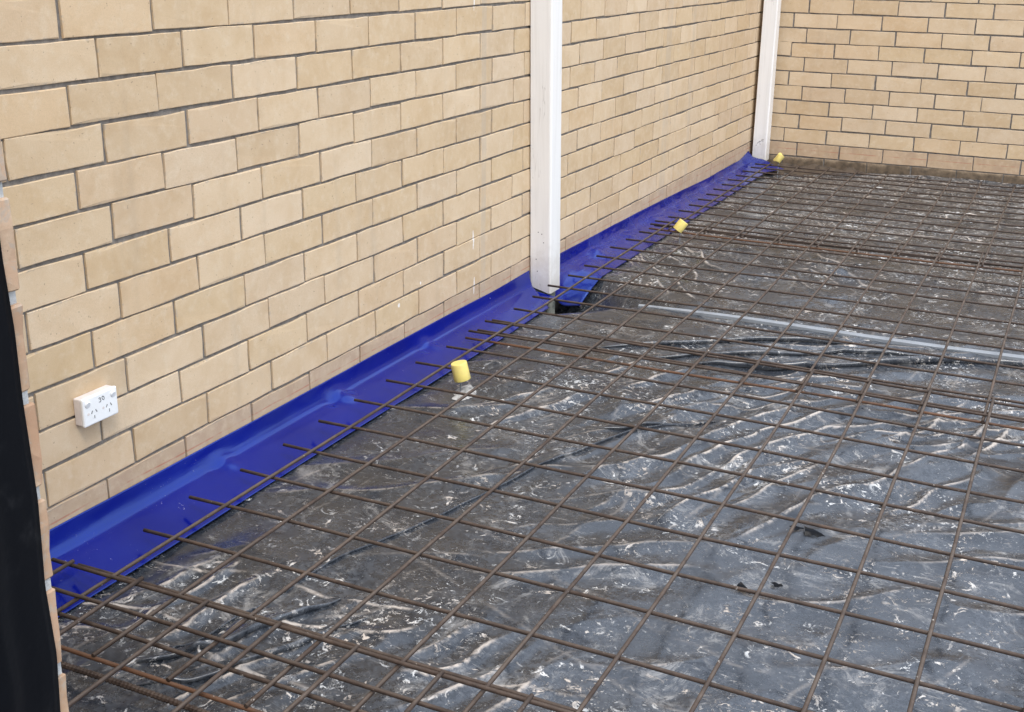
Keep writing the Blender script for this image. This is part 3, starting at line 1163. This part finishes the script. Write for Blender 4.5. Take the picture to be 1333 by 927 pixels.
DX = 0.1962
ya = [-0.258, -0.356] + [-0.553 - 0.2 * i for i in range(1, 9)]
mesh_sheet('nearest rusty mesh sheet, only its front corner showing at the bottom left', sorted(ya), -2.7, -0.247, 0.131 + 0.0, 0.1985, 0.060, 0.088, 1,
           xl=0.065)
yb = [-0.500, -0.408] + [-0.222 + 0.2006 * i for i in range(11)] + [1.925]
mesh_sheet('wide rusty mesh sheet filling the foreground between first and second laps', yb, -0.503, 1.932, 0.235, DX, 0.066, 0.084, 2, rusty=(0,))
yc = [1.752, 1.858, 2.000, 2.178, 2.372, 2.562, 2.752, 2.948, 3.138, 3.328, 3.518, 3.70, 3.90, 3.985]
mesh_sheet('rusty mesh sheet in the middle distance, crossing the metal strip', yc, 1.748, 4.04, 0.218, DX, 0.064, 0.082, 3, rusty=(0,))
yd = [3.865, 3.945, 4.19, 4.37, 4.545, 4.725, 4.90, 5.075, 5.245, 5.42, 5.59, 5.765, 5.93, 6.08]
mesh_sheet('farthest rusty mesh sheet, ending below the brick end wall', yd, 3.86, 6.10, 0.232, DX, 0.064, 0.074, 4, rusty=(0,))

# heavier ribbed bar lying lower, under the nearest sheet
n = 420
pts, rad = [], []
for i in range(n + 1):
    s = i / n
    pts.append((0.30 + 1.05 * s, -0.512 + 0.004 * math.sin(s * 4), 0.032 + 0.003 * math.sin(s * 7)))
    rad.append(0.0062 + (0.0011 if i % 4 < 2 else 0.0))
o = link('reinforcing_bar', tube_mesh('reinforcing_bar', pts, rad, 8), M_BAR_CROSS)
tag(o, 'thick ribbed steel bar lying low at the bottom left corner', 'steel bar')

# ------------------------------------------------------------------ galvanised strip on the plastic
prof = [(-0.030, -0.004), (-0.030, 0.009), (-0.026, 0.0105), (0.030, 0.0135), (0.032, 0.0120), (-0.023, 0.0085), (-0.0265, -0.004)]
v, f = [], []
NX = 60
for i in range(NX + 1):
    s = i / NX
    x = 0.50 + 2.9 * s
    wf = 0.20 + 0.20 * min(1, s * 4)
    yc_ = 2.655 + 0.036 * (x - 0.5) / 1.56 + 0.004 * math.sin(s * 9)
    zc = 0.004 + 0.003 * math.sin(s * 12) + 0.004 * (1 - min(1, s * 6)) * -1
    for (py, pz_) in prof:
        v.append((x, yc_ + py * wf, zc + pz_))
n = len(prof)
for i in range(NX):
    for k in range(n):
        f.append((i * n + k, (i + 1) * n + k, (i + 1) * n + (k + 1) % n, i * n + (k + 1) % n))
f.append(tuple(range(n)))
f.append(tuple(NX * n + k for k in range(n - 1, -1, -1)))
o = link('metal_strip', pydata('metal_strip', v, f), M_STRIP)
tag(o, 'long pale grey metal strip lying across the plastic beyond the middle post', 'metal strip')


# ------------------------------------------------------------------ yellow capped pegs
def peg(x, y, zc, rad_, hgt, tilt, az, label, crush=0.0, open_bottom=True, mark=False):
    zf_ = floor_z(x, y)
    root = tag(empty('marker_peg', (x, y, zf_)), label, 'peg', 'yellow capped pegs beside the wall')
    link('rod', tube_mesh('rod', [(0, 0, -0.06), (0, 0, zc - zf_ + 0.01)], 0.0032, 8), M_ROD, root)
    ax = Vector((math.sin(tilt) * math.cos(az), math.sin(tilt) * math.sin(az), math.cos(tilt)))
    q = ax.to_track_quat('Z', 'Y').to_matrix().to_4x4()
    n_ = 28
    rings = [(rad_ - 0.003, -hgt / 2 + 0.004), (rad_ - 0.003, -hgt / 2), (rad_ - 0.0006, -hgt / 2 - 0.0006), (rad_, -hgt / 2 + 0.001), (rad_ * 0.985, 0), (rad_ * .975, hgt / 2 - 0.004),
             (rad_ * 0.955, hgt / 2 - 0.001), (rad_ * 0.90, hgt / 2)]
    inner = [(rad_ - 0.003, -hgt / 2 + 0.004), (rad_ - 0.0035, hgt / 2 - 0.004)]
    v, f = [], []
    allr = inner[::-1] + rings[1:]
    rr = random.Random(int(x * 999 + y * 77))
    for (r_, z_) in allr:
        for k in range(n_):
            a = 2 * math.pi * k / n_
            dr = 1 + crush * (0.22 * math.sin(2 * a + 0.6) + 0.12 * math.sin(3 * a + z_ * 60)) * (1 + 8 * z_)
            v.append(q @ Vector((r_ * dr * math.cos(a), r_ * dr * math.sin(a), z_ + crush * 0.008 * math.sin(2 * a + 1))))
    m_ = len(allr)
    for i in range(m_ - 1):
        for k in range(n_):
            f.append((i * n_ + k, i * n_ + (k + 1) % n_, (i + 1) * n_ + (k + 1) % n_, (i + 1) * n_ + k))
    f.append(tuple((m_ - 1) * n_ + k for k in range(n_)))
    f.append(tuple(k for k in range(n_ - 1, -1, -1)))
    me = pydata('cap', v, f)
    for p_ in me.polygons:
        p_.use_smooth = len(p_.vertices) == 4
    cap = link('cap', me, M_YELLOW, root)
    cap.location = (0, 0, zc - zf_)
    if mark:
        for dx_, dz_ in ((0.0, -0.008), (0.006, 0.002), (0.002, 0.012)):
            p0 = q @ Vector((rad_ * 0.2 + dx_, -rad_ * 1.0, dz_))
            p1 = q @ Vector((rad_ * 0.34 + dx_, -rad_ * 0.98, dz_ + 0.007))
            link('ink_mark', tube_mesh('ink_mark', [p0, p1], 0.0022, 6), M_INK, cap)
    return root


# the tilt directions follow the photograph: the first leans left, the second and third lean right
peg(0.3147, 1.345, 0.0935, 0.0295, 0.063, 0.22, math.radians(200), 'nearest yellow capped peg, its cap leaning left over a pale splash')
peg(0.3044, 3.83, 0.1062, 0.0275, 0.058, 0.62, math.radians(30), 'yellow capped peg behind the middle post, its hollow cap leaning right')
peg(0.2574, 6.190, 0.1092, 0.0255, 0.056, 0.55, math.radians(15), 'small crushed yellow capped peg at the far corner post', crush=0.8, mark=True)

# pale cement splash round the nearest peg and soil heaped in the far corner
bm = bmesh.new()
N = 40
ctr = bm.verts.new((0.32, 1.36, floor_z(0.32, 1.36) + 0.022))
prev = None
first = None
ringv = []
for i in range(N):
    a = 2 * math.pi * i / N
    rr_ = 0.055 * (0.55 + 0.9 * float(fbm(np.array(3 + 1.7 * math.cos(a)), np.array(5 + 1.7 * math.sin(a)), 8, 3)))
    x, y = 0.32 + rr_ * 0.8 * math.cos(a), 1.37 + rr_ * 1.2 * math.sin(a)
    ringv.append(bm.verts.new((x, y, floor_z(x, y) + 0.0012)))
for i in range(N):
    bm.faces.new((ctr, ringv[i], ringv[(i + 1) % N]))
me = bpy.data.meshes.new('cement_splash')
bm.to_mesh(me)
bm.free()
M_SPLASH = plain('dried_cement', (0.42, 0.41, 0.39), 0.9, noise=0.25, scale=60, dark=(0.10, 0.10, 0.10), bump=0.7)
tag(link('cement_splash', me, M_SPLASH, smooth=True), 'pale dried cement splash on the plastic under the nearest peg', 'cement splash')

xs = np.linspace(0.13, 1.15, 90)
ysl = np.linspace(6.24, YB - 0.004, 44)
X, Y = np.meshgrid(xs, ysl)
edge_ = sstep(0.13, 0.22, X) * (1 - sstep(0.55, 1.12, X))
back = sstep(6.28, 6.48, Y + 0.10 * (fbm(X * 8, Y * 8, 300, 3) - 0.5))
H = -0.025 + 0.055 * edge_ * back + 0.045 * (fbm(X * 16, Y * 16, 310, 4) - 0.5) * (0.3 + edge_)
v = np.stack([X, Y, H], -1).reshape(-1, 3)
idx = np.arange(X.size).reshape(X.shape)
f = np.stack([idx[:-1, :-1], idx[:-1, 1:], idx[1:, 1:], idx[1:, :-1]], -1).reshape(-1, 4)
o = link('soil', pydata('soil', v.tolist(), f.tolist()), M_SOIL, smooth=True)
tag(o, 'dark damp soil heaped against the foot of the end wall', 'soil', kind='stuff')

# ------------------------------------------------------------------ power socket
S0 = Vector((0.0, -0.0285, 0.3935))
root = tag(empty('power_socket', S0), 'white double power socket on the brick wall marked 30', 'power socket')
link('mounting_block', box_mesh('mounting_block', 0.0005, 0.023, -0.0565, 0.0565, -0.0355, 0.0355, 0.003, 2), M_SOCKET_SIDE, root)
fp = link('faceplate', box_mesh('faceplate', 0.0232, 0.034, -0.058, 0.058, -0.0370, 0.0370, 0.004, 3), M_SOCKET, root)
XF = 0.034
for yc_ in (-0.030, 0.033):
    sgn = -1 if yc_ < 0 else 1
    ysw = -0.043 if yc_ < 0 else 0.043
    ring = tube_mesh('switch', [(XF - 0.002, ysw, 0.021), (XF + 0.0015, ysw, 0.021), (XF + 0.0030, ysw, 0.0205)], [0.0085, 0.0085, 0.0065], 20)
    sw = link('switch', ring, M_SOCKET, root)
    link('switch_gap', tube_mesh('switch_gap', [(XF - 0.001, ysw, 0.0205), (XF + 0.0004, ysw, 0.0205)], 0.0092, 20), M_GAP, sw)
    yo = -0.024 if yc_ < 0 else 0.026
    for dy_, dz_, an in ((-0.0072, 0.0025, 28), (0.0072, 0.0025, -28), (0, -0.0115, 0)):
        me = box_mesh('pin_slot', -0.001, 0.0006, -0.0012, 0.0012, -0.0042, 0.0042)
        sl_ = link('pin_slot', me, M_GREY, root)
        sl_.location = (XF, yo + dy_, -0.006 + dz_)
        sl_.rotation_euler = (math.radians(-an), 0, 0)
    me = tube_mesh('shutter_ring', [(XF - 0.001, yo, -0.0175), (XF + 0.0003, yo, -0.0175)], 0.0062, 16)
    link('shutter_ring', me, M_SOCKET, root)
    me = tube_mesh('screw_cap', [(XF - 0.001, yo - 0.019, -0.005), (XF + 0.0006, yo - 0.019, -0.005)], 0.0034, 14)
    link('screw_cap', me, M_SOCKET_SIDE, root)
# the handwritten number 30
three = [(-0.0075, 0.0075), (-0.005, 0.0095), (-0.0015, 0.0085), (-0.0015, 0.0060), (-0.0045, 0.0040), (-0.0012, 0.0030), (-0.0005, 0.0002), (-0.003, -0.0022), (-0.0072, -0.0015)]
zero = [(0.0072 + 0.0034 * math.cos(a) - 0.001 * math.sin(a), 0.0050 + 0.0050 * math.sin(a)) for a in np.linspace(1.2, 1.2 + 6.2, 16)]
bm = bmesh.new()
for st in (three, zero):
    tmp = tube_mesh('tmp', [(XF + 0.0002, 0.002 + a, 0.016 + b) for a, b in st], 0.00085, 5)
    bm.from_mesh(tmp)
    bpy.data.meshes.remove(tmp)
me = bpy.data.meshes.new('handwritten_number')
bm.to_mesh(me)
bm.free()
link('handwritten_number', me, M_INK, fp)
